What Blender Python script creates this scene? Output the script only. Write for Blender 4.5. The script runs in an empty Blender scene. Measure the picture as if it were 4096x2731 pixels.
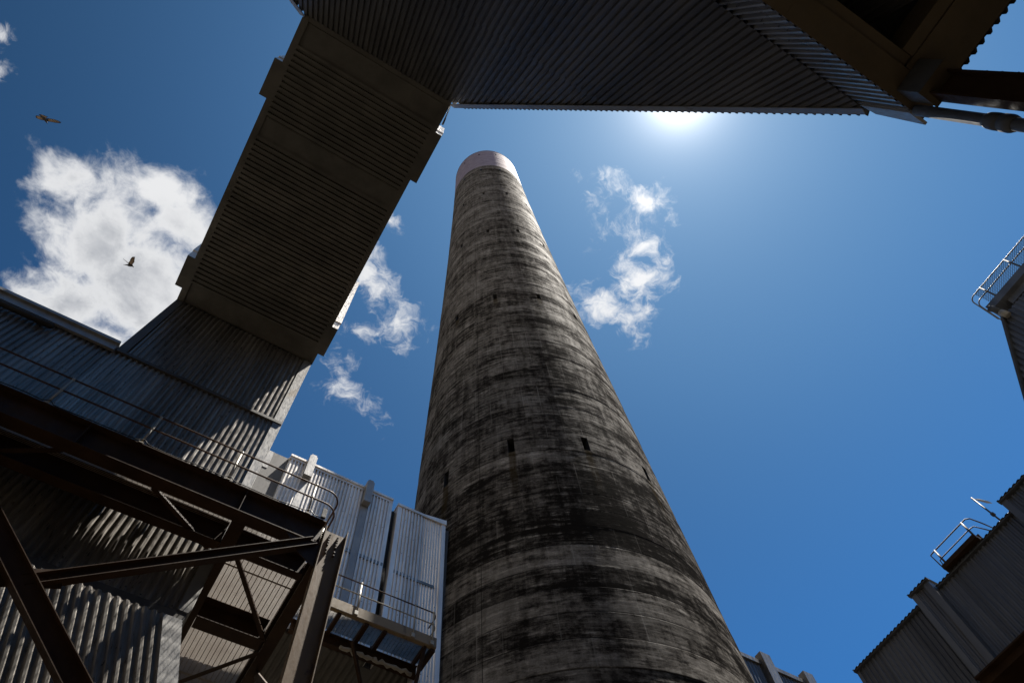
import bpy, math, random
from mathutils import Vector, Matrix
random.seed(11)
scene = bpy.context.scene
COL = scene.collection

# ------------------------------------------------------------------ camera
RM = ((0.85853422, -0.45132849, -0.24335487),
      (-0.50926551, -0.80582309, -0.30215524),
      (-0.0597297, 0.38334285, -0.92167273))
EYE = Vector((0, 0, 1.6))
cam = bpy.data.cameras.new('camera')
cam.sensor_width = 36.0
cam.lens = 2841.4 / 4096 * 36
cam.clip_start = 0.05
cam.clip_end = 5000
cam_o = bpy.data.objects.new('camera', cam)
cam_o.matrix_world = Matrix.Translation(EYE) @ Matrix(RM).to_4x4()
COL.objects.link(cam_o)
scene.camera = cam_o

# ------------------------------------------------------------------ light
SUN = Vector((0.264, -0.094, 0.96)).normalized()
sl = bpy.data.lights.new('sun', 'SUN')
sl.energy = 5.0
sl.angle = math.radians(0.53)
sl.color = (1.0, 0.94, 0.85)
so = bpy.data.objects.new('sun', sl)
so.rotation_euler = SUN.to_track_quat('Z', 'Y').to_euler()
so.location = (20, -8, 80)
COL.objects.link(so)

scene.view_settings.view_transform = 'Standard'
scene.view_settings.look = 'None'
scene.view_settings.exposure = 1.5
scene.view_settings.gamma = 1.0


class Nodes:
    """small helper for building node trees"""
    def __init__(self, tree):
        self.t = tree
        tree.nodes.clear()

    def n(self, kind, **kw):
        x = self.t.nodes.new(kind)
        for k, v in kw.items():
            setattr(x, k, v)
        return x

    def put(self, sock, v):
        if hasattr(v, 'is_output') or isinstance(v, bpy.types.NodeSocket):
            self.t.links.new(v, sock)
        else:
            sock.default_value = v

    def m(self, op, a, b=0.0, c=0.0, clamp=False):
        x = self.n('ShaderNodeMath', operation=op, use_clamp=clamp)
        self.put(x.inputs[0], a); self.put(x.inputs[1], b); self.put(x.inputs[2], c)
        return x.outputs[0]

    def v(self, op, a, b=(0, 0, 0), out=0):
        x = self.n('ShaderNodeVectorMath', operation=op)
        self.put(x.inputs[0], a); self.put(x.inputs[1], b)
        return x.outputs[out]

    def vs(self, a, s):
        x = self.n('ShaderNodeVectorMath', operation='SCALE')
        self.put(x.inputs[0], a); self.put(x.inputs['Scale'], s)
        return x.outputs[0]

    def ramp(self, f, lo, hi, a=0.0, b=1.0, smooth=True):
        x = self.n('ShaderNodeMapRange', interpolation_type='SMOOTHSTEP' if smooth else 'LINEAR')
        self.put(x.inputs['Value'], f)
        for i, q in zip((1, 2, 3, 4), (lo, hi, a, b)):
            self.put(x.inputs[i], q)
        return x.outputs[0]

    def noise(self, vec, scale, detail=4, rough=0.5, dist=0.0, color=False):
        x = self.n('ShaderNodeTexNoise')
        self.put(x.inputs['Vector'], vec)
        x.inputs['Scale'].default_value = scale
        x.inputs['Detail'].default_value = detail
        x.inputs['Roughness'].default_value = rough
        x.inputs['Distortion'].default_value = dist
        return x.outputs['Color' if color else 'Fac']

    def mix(self, f, a, b, mode='MIX'):
        x = self.n('ShaderNodeMix', data_type='RGBA', blend_type=mode)
        self.put(x.inputs[0], f)
        self.put(x.inputs[6], a); self.put(x.inputs[7], b)
        return x.outputs[2]

    def colramp(self, f, stops):
        x = self.n('ShaderNodeValToRGB')
        el = x.color_ramp.elements
        while len(el) < len(stops):
            el.new(0.5)
        for e, (p, c) in zip(el, stops):
            e.position = p
            e.color = (*c, 1)
        self.put(x.inputs[0], f)
        return x.outputs[0]

    def xyz(self, vec):
        x = self.n('ShaderNodeSeparateXYZ')
        self.put(x.inputs[0], vec)
        return x.outputs

    def comb(self, a, b, c):
        x = self.n('ShaderNodeCombineXYZ')
        self.put(x.inputs[0], a); self.put(x.inputs[1], b); self.put(x.inputs[2], c)
        return x.outputs[0]


# ------------------------------------------------------------------ sky with clouds
world = bpy.data.worlds.new('World')
scene.world = world
world.use_nodes = True
W = Nodes(world.node_tree)
sky = W.n('ShaderNodeTexSky', sky_type='NISHITA')
sky.sun_disc = False
sky.sun_elevation = math.asin(SUN.z)
sky.sun_rotation = math.atan2(SUN.x, SUN.y)
sky.altitude = 60
sky.air_density = 1.0
sky.dust_density = 0.5
sky.ozone_density = 2.6
SKY = 0.05


def sky_dir(px, py):
    """direction in the sky (unit vector, world axes)"""
    c = Vector(((px - 2048) / 2841.4, -(py - 1365.5) / 2841.4, -1.0))
    return (Matrix(RM) @ c).normalized()


def sky_uv(px, py):
    d = sky_dir(px, py)
    return Vector((d.x / d.z, d.y / d.z))


def blob_xform(px, py, rx, ry, ang):
    """ellipse on the flat cloud layer: centre, rotation and radii"""
    ca, sa = math.cos(math.radians(ang)), math.sin(math.radians(ang))
    c = sky_uv(px, py)
    a = sky_uv(px + rx * ca, py + rx * sa) - c
    b = sky_uv(px - ry * sa, py + ry * ca) - c
    xx = a.x * a.x + b.x * b.x; yy = a.y * a.y + b.y * b.y; xy = a.x * a.y + b.x * b.y
    th = 0.5 * math.atan2(2 * xy, xx - yy)
    mid, dif = (xx + yy) / 2, math.hypot((xx - yy) / 2, xy)
    return c, th, math.sqrt(mid + dif), math.sqrt(max(1e-9, mid - dif))


co = W.n('ShaderNodeTexCoord').outputs['Generated']
dx, dy, dz = W.xyz(co)
dzc = W.m('MAXIMUM', dz, 0.05)
uv = W.comb(W.m('DIVIDE', dx, dzc), W.m('DIVIDE', dy, dzc), 0.0)
w1 = W.vs(W.v('SUBTRACT', W.noise(uv, 5.0, 3, 0.5, color=True), (0.5, 0.5, 0.5)), 0.09)
w2 = W.vs(W.v('SUBTRACT', W.noise(uv, 24.0, 3, 0.55, color=True), (0.5, 0.5, 0.5)), 0.035)
uvw = W.v('ADD', uv, W.v('ADD', w1, w2))


def blobs(lst):
    acc = None
    for (px, py, rx, ry, ang, k) in lst:
        c, th, s1, s2 = blob_xform(px, py, rx, ry, ang)
        mp = W.n('ShaderNodeMapping', vector_type='TEXTURE')
        W.put(mp.inputs['Vector'], uvw)
        mp.inputs['Location'].default_value = (c.x, c.y, 0)
        mp.inputs['Rotation'].default_value = (0, 0, th)
        mp.inputs['Scale'].default_value = (s1, s2, 1)
        r = W.v('LENGTH', mp.outputs[0], out=1)
        val = W.m('MULTIPLY', W.m('SUBTRACT', 1.0, r), k)
        acc = val if acc is None else W.m('SMOOTH_MAX', acc, val, 0.12)
    return acc


BIG = [(420, 960, 330, 340, 20, 1.0), (250, 700, 190, 130, 20, 0.75), (650, 760, 210, 150, 25, 0.9),
       (560, 1160, 330, 260, 35, 1.1), (300, 1230, 300, 190, 20, 1.0), (120, 1190, 200, 90, 10, 0.55),
       (720, 920, 190, 170, 30, 0.9), (330, 1390, 380, 150, 25, 1.0)]
THIN = [(10, 120, 80, 120, 80, 0.75), (20, 300, 60, 110, 85, 0.8),
        (1575, 890, 75, 110, 100, 0.85), (1500, 1120, 95, 200, -12, 1.0), (1575, 1290, 120, 150, -35, 1.0),
        (1440, 1310, 120, 60, 15, 0.6), (1360, 1470, 70, 110, -20, 0.55), (1380, 1570, 140, 90, 10, 0.75),
        (1460, 1660, 80, 110, -20, 0.75),
        (2400, 1230, 230, 110, 35, 1.0), (2520, 1290, 120, 130, 20, 0.9), (2540, 1120, 150, 150, 20, 1.1),
        (2585, 960, 110, 170, -15, 1.0), (2610, 800, 170, 80, -25, 1.0), (2480, 770, 210, 100, 20, 0.42),
        (2480, 870, 160, 110, -30, 0.38)]
fb = W.noise(uv, 13.0, 9, 0.60, 0.3)
fine = W.noise(uvw, 34.0, 8, 0.66, 0.6)
big = W.m('ADD', blobs(BIG), W.m('MULTIPLY', W.m('SUBTRACT', fb, 0.5), 1.5))
big = W.m('ADD', big, W.m('MULTIPLY', W.m('SUBTRACT', fine, 0.5), 0.55))
d_big = W.ramp(big, 0.02, 0.62)
thin = W.m('ADD', blobs(THIN), W.m('MULTIPLY', W.m('SUBTRACT', fine, 0.5), 2.1))
thin = W.m('ADD', thin, W.m('MULTIPLY', W.m('SUBTRACT', fb, 0.5), 1.5))
d_thin = W.m('MULTIPLY', W.ramp(thin, 0.14, 1.15), 0.97)
dens = W.m('MAXIMUM', d_big, d_thin)
# thick parts of the large cloud are greyer underneath
soft = W.noise(uvw, 4.2, 3, 0.5)
grey = W.m('MULTIPLY', W.ramp(big, 0.35, 1.2), W.ramp(soft, 0.34, 0.58))
ccol = W.mix(grey, (11.5, 11.6, 11.8, 1), (5.4, 5.7, 6.3, 1))
# brightness of the air close to the sun
cosang = W.v('DOT_PRODUCT', co, tuple(SUN), out=1)
ang = W.m('ARCCOSINE', W.m('MINIMUM', cosang, 0.999999))
deg = W.m('MULTIPLY', ang, 57.2958)
g1 = W.m('MULTIPLY', W.m('EXPONENT', W.m('MULTIPLY', deg, -1 / 1.15)), 60.0)
g2 = W.m('MULTIPLY', W.m('EXPONENT', W.m('MULTIPLY', deg, -1 / 5.0)), 5.2)
g3 = W.m('MULTIPLY', W.m('EXPONENT', W.m('MULTIPLY', deg, -1 / 11.0)), 2.5)
glow = W.m('ADD', W.m('ADD', g1, g2), g3)
low = W.ramp(dz, 0.50, 0.12)
tint = W.mix(low, (0.14, 0.63, 1.10, 1), (1.0, 0.94, 0.86, 1))
skyc = W.mix(1.0, sky.outputs[0], tint, 'MULTIPLY')
skyc = W.vs(skyc, W.m('MULTIPLY', W.ramp(dz, 0.92, 0.52, 0.74, 1.32), W.ramp(dx, 0.0, -0.62, 1.0, 0.55)))
g4 = W.m('MULTIPLY', W.m('EXPONENT', W.m('MULTIPLY', deg, -1 / 24.0)), W.ramp(deg, 1.0, 24.0, 1.6, 4.4))
skyc = W.v('ADD', skyc, W.vs((1.0, 0.93, 0.84), glow))
skyc = W.v('ADD', skyc, W.vs((0.37, 0.82, 1.28), g4))
ccol = W.v('ADD', ccol, W.vs((1.0, 1.0, 1.0), W.m('MULTIPLY', W.m('ADD', g2, g3), 2.0)))
final = W.mix(dens, skyc, ccol)
# bright broken cloud added low, out of view, as neutral fill light
bank = W.noise(co, 3.2, 6, 0.55)
bankd = W.m('MULTIPLY', W.ramp(dz, 0.47, 0.27), W.ramp(bank, 0.40, 0.56))
final = W.mix(bankd, final, (5.4, 5.1, 4.7, 1))
bg = W.n('ShaderNodeBackground')
W.put(bg.inputs[0], W.vs(final, 0.5))
bg.inputs[1].default_value = SKY
wo = W.n('ShaderNodeOutputWorld')
W.t.links.new(bg.outputs[0], wo.inputs[0])


# ------------------------------------------------------------------ materials
def material(name, lo, hi, rough=0.5, metal=0.0, scale=3.0, stretch=(1, 1, 1), spots=None, bump=0.0, rvar=0.12, panel=None, spec=.4):
    m = bpy.data.materials.new(name)
    m.use_nodes = True
    N = Nodes(m.node_tree)
    p = N.v('MULTIPLY', N.n('ShaderNodeTexCoord').outputs['Object'], stretch)
    f = N.noise(p, scale, 7, 0.62)
    g = N.noise(p, scale * 9, 4, 0.6)
    fac = N.m('ADD', N.m('MULTIPLY', f, 0.75), N.m('MULTIPLY', g, 0.25))
    fac = N.ramp(fac, 0.33, 0.67)
    colr = N.mix(fac, (*lo, 1), (*hi, 1))
    if panel:
        wn = N.n('ShaderNodeTexWhiteNoise', noise_dimensions='1D')
        ax = N.xyz(N.n('ShaderNodeTexCoord').outputs['Object'])[panel[0]]
        N.put(wn.inputs['W'], N.m('FLOOR', N.m('DIVIDE', ax, panel[1])))
        k = N.m('ADD', 1.0 - panel[2], N.m('MULTIPLY', wn.outputs['Value'], panel[2] * 2))
        colr = N.vs(colr, k)
    if spots:
        c, amount, sc = spots
        s = N.ramp(N.noise(p, sc, 6, 0.65, 0.4), 0.72 - amount, 0.80 - amount)
        colr = N.mix(s, colr, (*c, 1))
    b = N.n('ShaderNodeBsdfPrincipled')
    N.put(b.inputs['Base Color'], colr)
    N.put(b.inputs['Roughness'], N.ramp(g, 0.3, 0.7, rough - rvar, rough + rvar))
    b.inputs['Metallic'].default_value = metal
    b.inputs['Specular IOR Level'].default_value = spec
    if bump:
        bn = N.n('ShaderNodeBump')
        bn.inputs['Strength'].default_value = bump
        bn.inputs['Distance'].default_value = 0.02
        N.put(bn.inputs['Height'], fac)
        N.t.links.new(bn.outputs[0], b.inputs['Normal'])
    o = N.n('ShaderNodeOutputMaterial')
    N.t.links.new(b.outputs[0], o.inputs[0])
    return m


M = {}
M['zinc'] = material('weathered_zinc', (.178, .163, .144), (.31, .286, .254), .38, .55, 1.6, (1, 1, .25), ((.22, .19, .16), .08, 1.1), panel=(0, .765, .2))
M['silver'] = material('bright_zinc', (.64, .595, .545), (.88, .83, .765), .42, .4, 2.2, (1, 1, .2), ((.30, .27, .24), .07, 1.3), panel=(0, .61, .10))
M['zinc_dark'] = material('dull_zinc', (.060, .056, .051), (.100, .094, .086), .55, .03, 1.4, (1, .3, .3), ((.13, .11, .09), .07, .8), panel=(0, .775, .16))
M['soffit'] = material('dark_soffit_zinc', (.085, .079, .066), (.142, .130, .108), .6, .15, 1.1, (1, 1, 1), ((.10, .085, .065), .08, 1.2), panel=(1, .825, .14))
M['flash'] = material('flashing', (.24, .238, .235), (.36, .352, .338), .48, .4, 1.8, (1, 1, .4), ((.22, .19, .15), .10, 1.5), .15)
M['brown'] = material('brown_paint', (.030, .0145, .0068), (.056, .030, .0145), .55, 0, 1.5, (1, 1, .6), ((.045, .024, .014), .10, 2.2), .1, spec=.12)
M['tan'] = material('tan_paint', (.20, .145, .082), (.28, .205, .12), .55, 0, 1.2, (1, 1, .5), ((.16, .11, .065), .09, 1.8), .1, spec=.2)
M['khaki'] = material('khaki_brown_paint', (.112, .068, .031), (.160, .102, .050), .55, 0, 1.4, (1, 1, .4), ((.07, .040, .022), .09, 2.0), .1, spec=.15)
M['beam'] = material('ochre_beam', (.065, .047, .026), (.105, .077, .044), .6, 0, .9, (1, 1, 1), ((.24, .19, .12), .05, .7))
M['rust'] = material('rusty_rail', (.050, .026, .016), (.105, .060, .038), .6, .2, 6, (1, 1, 1), ((.30, .25, .19), .05, 9), spec=.2)
M['pipe'] = material('pale_pipe', (.30, .27, .21), (.42, .38, .31), .5, .1, 5, (1, 1, .4), ((.16, .10, .06), .10, 7))
M['grate'] = material('grating_steel', (.25, .205, .165), (.34, .30, .255), .6, .1, 1.3, (1, 1, 1), ((.24, .13, .07), .10, 1.6), spec=.2)
M['grey'] = material('grey_steel', (.060, .061, .063), (.105, .106, .108), .6, .15, 2.5, (1, 1, .3), ((.07, .06, .055), .08, 3))
M['dark'] = material('dark_void', (.02, .02, .02), (.035, .033, .03), .7, 0, 3)
M['right'] = material('right_cladding', (.11, .113, .12), (.18, .185, .195), .45, .3, .8, (1, 1.5, .12), ((.12, .105, .09), .10, .9), panel=(1, .8, .12))
M['black'] = material('black_cable', (.02, .02, .02), (.03, .03, .03), .5, 0, 9)
M['bird'] = material('dark_feathers', (.018, .013, .010), (.035, .025, .018), .7, 0, 9)
M['wing'] = material('brown_feathers', (.12, .085, .055), (.26, .19, .13), .7, 0, 7, (1, 1, 1))
M['ground'] = material('yard_concrete', (.030, .025, .018), (.045, .037, .028), .9, 0, .25, (1, 1, 1), ((.035, .032, .03), .08, .4))


def concrete():
    m = bpy.data.materials.new('chimney_concrete')
    m.use_nodes = True
    N = Nodes(m.node_tree)
    p = N.n('ShaderNodeTexCoord').outputs['Object']
    x, y, z = N.xyz(p)
    az = N.m('ARCTAN2', y, x)
    lift = N.m('FLOOR', N.m('DIVIDE', z, 1.02))
    wn = N.n('ShaderNodeTexWhiteNoise', noise_dimensions='1D')
    N.put(wn.inputs['W'], lift)
    wl = wn.outputs['Value']
    wp = N.v('ADD', p, N.vs(N.v('SUBTRACT', N.noise(p, .7, 4, .5, color=True), (.5, .5, .5)), .22))
    n1 = N.noise(N.v('MULTIPLY', wp, (.35, .35, .9)), 1.0, 12, .68)
    n2 = N.noise(N.v('MULTIPLY', p, (3.4, 3.4, .32)), 1.0, 8, .68)
    n3 = N.noise(N.v('MULTIPLY', wp, (1.0, 1.0, 4.2)), 1.0, 12, .76)
    n4 = N.noise(N.v('MULTIPLY', p, (2.6, 2.6, 3.6)), 1.0, 12, .82)
    # one independent patch pattern per pour of concrete
    q = N.comb(N.m('MULTIPLY', az, 5.6), N.m('MULTIPLY', lift, 7.31), 0.0)
    n5 = N.noise(q, .55, 3, .55)
    ringn = N.noise(N.comb(0.0, N.m('MULTIPLY', az, .35), z), .30, 3, .5)
    board = N.noise(N.comb(N.m('MULTIPLY', az, 2.0), 0.0, N.m('MULTIPLY', z, 7.0)), 1.0, 4, .7)
    s = N.m('MULTIPLY', N.m('SUBTRACT', n1, .5), 1.9)
    s = N.m('ADD', s, N.m('MULTIPLY', N.m('SUBTRACT', n3, .5), 2.3))
    s = N.m('ADD', s, N.m('MULTIPLY', N.m('SUBTRACT', n2, .5), 1.2))
    s = N.m('ADD', s, N.m('MULTIPLY', N.m('SUBTRACT', n4, .5), 2.6))
    s = N.m('ADD', s, N.m('MULTIPLY', N.m('SUBTRACT', n5, .5), .7))
    s = N.m('ADD', s, N.m('MULTIPLY', N.m('SUBTRACT', board, .5), 1.1))
    s = N.m('ADD', s, N.m('MULTIPLY', N.m('SUBTRACT', ringn, .5), N.ramp(z, 18, 60, 2.0, .9, False)))
    s = N.m('ADD', s, N.m('MULTIPLY', N.m('SUBTRACT', wl, .5), N.ramp(z, 15, 60, .46, .24, False)))
    wp2 = N.n('ShaderNodeTexWhiteNoise', noise_dimensions='2D')
    N.put(wp2.inputs['Vector'], N.comb(N.m('FLOOR', N.m('MULTIPLY', az, 57.2958 / 7.5)), lift, 0.0))
    s = N.m('ADD', s, N.m('MULTIPLY', N.m('SUBTRACT', wp2.outputs['Value'], .5), .16))
    # black weathering down one side, plus painted shade softening the sunlit edge
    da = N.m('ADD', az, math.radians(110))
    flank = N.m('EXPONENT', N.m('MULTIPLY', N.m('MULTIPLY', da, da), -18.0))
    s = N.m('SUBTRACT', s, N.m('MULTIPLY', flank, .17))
    s = N.m('ADD', s, N.ramp(z, 12, 72, -.23, .08, False))
    s = N.m('ADD', s, .50)
    s = N.m('ADD', N.m('MULTIPLY', N.m('SUBTRACT', s, .42), .70), .41)
    colr = N.colramp(s, [(0.02, (.020, .0175, .015)), (.22, (.062, .055, .048)), (.44, (.160, .143, .122)),
                         (.66, (.262, .237, .204)), (.92, (.45, .41, .355))])
    # crisp dark blotches and pale lime bloom
    pa = N.m('ADD', N.m('MULTIPLY', n1, .55), N.m('MULTIPLY', n3, .45))
    blot = N.m('MULTIPLY', N.ramp(pa, .535, .565), N.ramp(n4, .40, .52))
    colr = N.mix(N.m('MULTIPLY', blot, .45), colr, (.036, .032, .028, 1))
    pb = N.m('ADD', N.m('MULTIPLY', board, .5), N.m('MULTIPLY', n3, .5))
    bloom = N.m('MULTIPLY', N.ramp(pb, .555, .60), N.ramp(n2, .44, .58))
    colr = N.mix(N.m('MULTIPLY', bloom, .55), colr, (.46, .425, .37, 1))
    # horizontal pour joints and vertical form seams
    fz = N.m('FRACT', N.m('DIVIDE', N.m('ADD', z, N.m('MULTIPLY', N.m('SUBTRACT', n1, .5), .10)), 1.02))
    jz = N.m('MINIMUM', fz, N.m('SUBTRACT', 1.0, fz))
    joint = N.m('MULTIPLY', N.ramp(jz, .012, .034, 1.0, 0.0), N.ramp(n2, .36, .55))
    fa = N.m('FRACT', N.m('MULTIPLY', az, 57.2958 / 7.5))
    ja = N.m('MINIMUM', fa, N.m('SUBTRACT', 1.0, fa))
    seam = N.m('MULTIPLY', N.ramp(ja, .012, .030, 1.0, 0.0), N.ramp(n5, .46, .60))
    colr = N.mix(N.m('MULTIPLY', joint, .72), colr, (.022, .020, .018, 1))
    colr = N.mix(N.m('MULTIPLY', seam, .45), colr, (.33, .31, .28, 1))
    sm2 = N.m('ABSOLUTE', N.m('ADD', az, math.radians(148.4)))
    colr = N.mix(N.m('MULTIPLY', N.ramp(sm2, .0012, .0030, 1.0, 0.0), .8), colr, (.02, .018, .016, 1))
    # rusty runs below the lower vent openings
    a12 = N.m('FRACT', N.m('ADD', N.m('MULTIPLY', N.m('ADD', az, N.m('MULTIPLY', N.m('SUBTRACT', n2, .5), .03)), 57.2958 / 30.0), 5.0))
    near = N.m('ABSOLUTE', N.m('SUBTRACT', a12, .5))
    below = N.m('MULTIPLY', N.ramp(z, 23.0, 26.6), N.ramp(z, 26.75, 26.82, 1.0, 0.0))
    b2 = N.m('MULTIPLY', N.ramp(z, 45.0, 46.7), N.ramp(z, 46.85, 46.92, 1.0, 0.0))
    run = N.m('MULTIPLY', N.ramp(near, .030, .062, 1.0, 0.0), N.m('MAXIMUM', below, b2))
    colr = N.mix(N.m('MULTIPLY', run, .8), colr, (.052, .036, .014, 1))
    # form panels show as a faint grid of tie marks
    b = N.n('ShaderNodeBsdfDiffuse')
    N.put(b.inputs['Color'], colr)
    b.inputs['Roughness'].default_value = .6
    h = N.m('ADD', N.m('MULTIPLY', n3, .7), N.m('MULTIPLY', n4, .35))
    h = N.m('SUBTRACT', h, N.m('MULTIPLY', joint, .9))
    bn = N.n('ShaderNodeBump')
    bn.inputs['Strength'].default_value = .6
    bn.inputs['Distance'].default_value = .02
    N.put(bn.inputs['Height'], h)
    N.t.links.new(bn.outputs[0], b.inputs['Normal'])
    gl = N.n('ShaderNodeBsdfPrincipled')
    N.put(gl.inputs['Base Color'], colr)
    N.put(gl.inputs['Roughness'], N.ramp(n4, .3, .7, .62, .9))
    gl.inputs['Specular IOR Level'].default_value = .15
    N.t.links.new(bn.outputs[0], gl.inputs['Normal'])
    mx = N.n('ShaderNodeMixShader')
    N.put(mx.inputs[0], N.ramp(s, .15, .75, .04, .34))
    N.t.links.new(b.outputs[0], mx.inputs[1])
    N.t.links.new(gl.outputs[0], mx.inputs[2])
    o = N.n('ShaderNodeOutputMaterial')
    N.t.links.new(mx.outputs[0], o.inputs[0])
    return m


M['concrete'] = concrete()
M['cap'] = material('faded_pink_paint', (.36, .275, .30), (.50, .40, .425), .8, 0, 1.1, (1, 1, 1.0), ((.34, .29, .30), .05, .8), .25)


# ------------------------------------------------------------------ mesh helper
class MB:
    def __init__(self):
        self.v = []; self.f = []; self.mi = []; self.sm = []

    def quad(self, *pts, mi=0, smooth=False):
        i = len(self.v)
        self.v += [tuple(p) for p in pts]
        self.f.append(tuple(range(i, i + len(pts)))); self.mi.append(mi); self.sm.append(smooth)

    def hexa(self, c, mi=0):
        i = len(self.v)
        self.v += [tuple(p) for p in c]
        for q in ((0, 3, 2, 1), (4, 5, 6, 7), (0, 1, 5, 4), (1, 2, 6, 5), (2, 3, 7, 6), (3, 0, 4, 7)):
            self.f.append(tuple(i + k for k in q)); self.mi.append(mi); self.sm.append(False)

    def box(self, x0, x1, y0, y1, z0, z1, mi=0):
        self.hexa([(x0, y0, z0), (x1, y0, z0), (x1, y1, z0), (x0, y1, z0),
                   (x0, y0, z1), (x1, y0, z1), (x1, y1, z1), (x0, y1, z1)], mi)

    def bar(self, p, q, w, h, up=(0, 0, 1), mi=0):
        """rectangular bar from p to q, w across, h along up"""
        p, q = Vector(p), Vector(q)
        d = (q - p).normalized()
        s = d.cross(Vector(up)).normalized()
        u = s.cross(d)
        a, b = s * (w / 2), u * (h / 2)
        self.hexa([p - a - b, p + a - b, p + a + b, p - a + b, q - a - b, q + a - b, q + a + b, q - a + b], mi)

    def ibeam(self, p, q, up, depth, width, tf=.02, tw=.014, mi=0):
        p, q, up = Vector(p), Vector(q), Vector(up)
        d = (q - p).normalized()
        s = d.cross(up).normalized(); u = s.cross(d)
        o = u * (depth / 2 - tf / 2)
        self.bar(p + o, q + o, width, tf, up, mi)
        self.bar(p - o, q - o, width, tf, up, mi)
        self.bar(p, q, tw, depth - 2 * tf, up, mi)

    def tube(self, pts, r, n=8, mi=0, caps=True, radii=None):
        pts = [Vector(p) for p in pts]
        rings = []
        ref = Vector((0.13, 0.31, 0.94))
        for k, p in enumerate(pts):
            if k == 0: d = pts[1] - p
            elif k == len(pts) - 1: d = p - pts[k - 1]
            else: d = (pts[k + 1] - p).normalized() + (p - pts[k - 1]).normalized()
            d.normalize()
            a = d.cross(ref)
            if a.length < 1e-3: a = d.cross(Vector((1, 0, 0)))
            a.normalize(); b = d.cross(a)
            rr = radii[k] if radii else r
            i = len(self.v)
            for j in range(n):
                t = 2 * math.pi * j / n
                self.v.append(tuple(p + (a * math.cos(t) + b * math.sin(t)) * rr))
            rings.append(i)
        for a, b in zip(rings, rings[1:]):
            for j in range(n):
                k = (j + 1) % n
                self.f.append((a + j, a + k, b + k, b + j)); self.mi.append(mi); self.sm.append(True)
        if caps:
            self.f.append(tuple(rings[0] + j for j in range(n))[::-1]); self.mi.append(mi); self.sm.append(False)
            self.f.append(tuple(rings[-1] + j for j in range(n))); self.mi.append(mi); self.sm.append(False)

    def corr(self, O, U, V, poly, pitch=.155, depth=.036, prof=None, mi=0, screws=0.0, smi=1, flip=False, phase=0.0):
        """ribbed metal sheet clipped to a convex outline; ribs run along V and stand out along U x V"""
        O, U, V = Vector(O), Vector(U).normalized(), Vector(V).normalized()
        Nn = U.cross(V)
        if flip: Nn = -Nn
        prof = prof or ((0, 0), (.26, 0), (.50, 1), (.76, 1))
        us = [a for a, _ in poly]
        u0, u1 = min(us), max(us)

        def hgt(u):
            f = ((u - u0) / pitch + phase) % 1.0
            pr = list(prof) + [(1.0, prof[0][1])]
            for (a, ha), (b, hb) in zip(pr, pr[1:]):
                if a <= f <= b:
                    return (ha + (hb - ha) * (f - a) / (b - a)) * depth
            return 0.0

        def span(u):
            vs = []
            for (a, va), (b, vb) in zip(poly, poly[1:] + poly[:1]):
                if abs(a - b) < 1e-9:
                    if abs(a - u) < 1e-7: vs += [va, vb]
                elif min(a, b) - 1e-7 <= u <= max(a, b) + 1e-7:
                    vs.append(va + (vb - va) * (u - a) / (b - a))
            return (min(vs), max(vs)) if vs else None

        br = set(round(a, 5) for a in us)
        k = 0
        n = int((u1 - u0) / pitch) + 2
        for k in range(-1, n):
            for a, _ in prof:
                u = u0 + (k + a - phase) * pitch
                if u0 < u < u1: br.add(round(u, 5))
        prev = None
        for u in sorted(br):
            s = span(u)
            if s is None: continue
            h = hgt(u)
            i = len(self.v)
            self.v.append(tuple(O + U * u + V * s[0] + Nn * h))
            self.v.append(tuple(O + U * u + V * s[1] + Nn * h))
            if prev is not None:
                self.f.append((prev, i, i + 1, prev + 1)); self.mi.append(mi); self.sm.append(False)
            prev = i
        if screws:
            r = .013
            for k in range(0, n):
                u = u0 + (k + .63 - phase) * pitch
                if not (u0 + .1 < u < u1 - .1): continue
                s = span(u)
                v = s[0] + .12
                row = 0
                while v < s[1]:
                    if (k + row) % 2 == 0:
                        c = O + U * u + V * (v + random.uniform(-.03, .03)) + Nn * (depth + .004)
                        self.quad(c - U * r - V * r, c + U * r - V * r, c + U * r + V * r, c - U * r + V * r, mi=smi)
                    v += screws; row += 1

    def build(self, name, mats, parent=None, loc=None, bevel=0.0):
        me = bpy.data.meshes.new(name)
        base = Vector(parent.matrix_basis.translation) if parent else Vector(loc or (0, 0, 0))
        if parent is not None and parent.parent is not None:
            base = base + Vector(parent.parent.matrix_basis.translation)
        me.from_pydata([tuple(Vector(p) - base) for p in self.v], [], self.f)
        mats = mats if isinstance(mats, (list, tuple)) else [mats]
        for m in mats: me.materials.append(M[m])
        me.polygons.foreach_set('material_index', self.mi)
        me.polygons.foreach_set('use_smooth', self.sm)
        me.update()
        o = bpy.data.objects.new(name, me)
        COL.objects.link(o)
        if parent is not None: o.parent = parent
        else: o.location = base
        if bevel:
            b = o.modifiers.new('edge', 'BEVEL'); b.width = bevel; b.segments = 2; b.limit_method = 'ANGLE'
        return o


def thing(name, label, cat, loc, group=None):
    o = bpy.data.objects.new(name, None)
    o.empty_display_size = .3
    COL.objects.link(o)
    o.location = loc
    o['label'] = label; o['category'] = cat
    if group: o['group'] = group
    return o


def tag(o, label, cat, group=None):
    o['label'] = label; o['category'] = cat
    if group: o['group'] = group
    return o


def boxes(name, mat, parent, *bs):
    b = MB()
    for q in bs: b.box(*q)
    return b.build(name, mat, parent)


# ------------------------------------------------------------------ ground
g = MB()
g.quad((-900, -900, 0), (900, -900, 0), (900, 900, 0), (-900, 900, 0))
gr = g.build('ground', 'ground')
gr['kind'] = 'structure'

# ------------------------------------------------------------------ chimney
SC = 1.075
CX, CY, CH = 12.50 * SC, 15.612 * SC, 1.6 + 112.4 * SC
chim = thing('chimney', 'tall tapering concrete chimney stained dark with a pale painted top', 'chimney', (CX, CY, 0))


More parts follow.
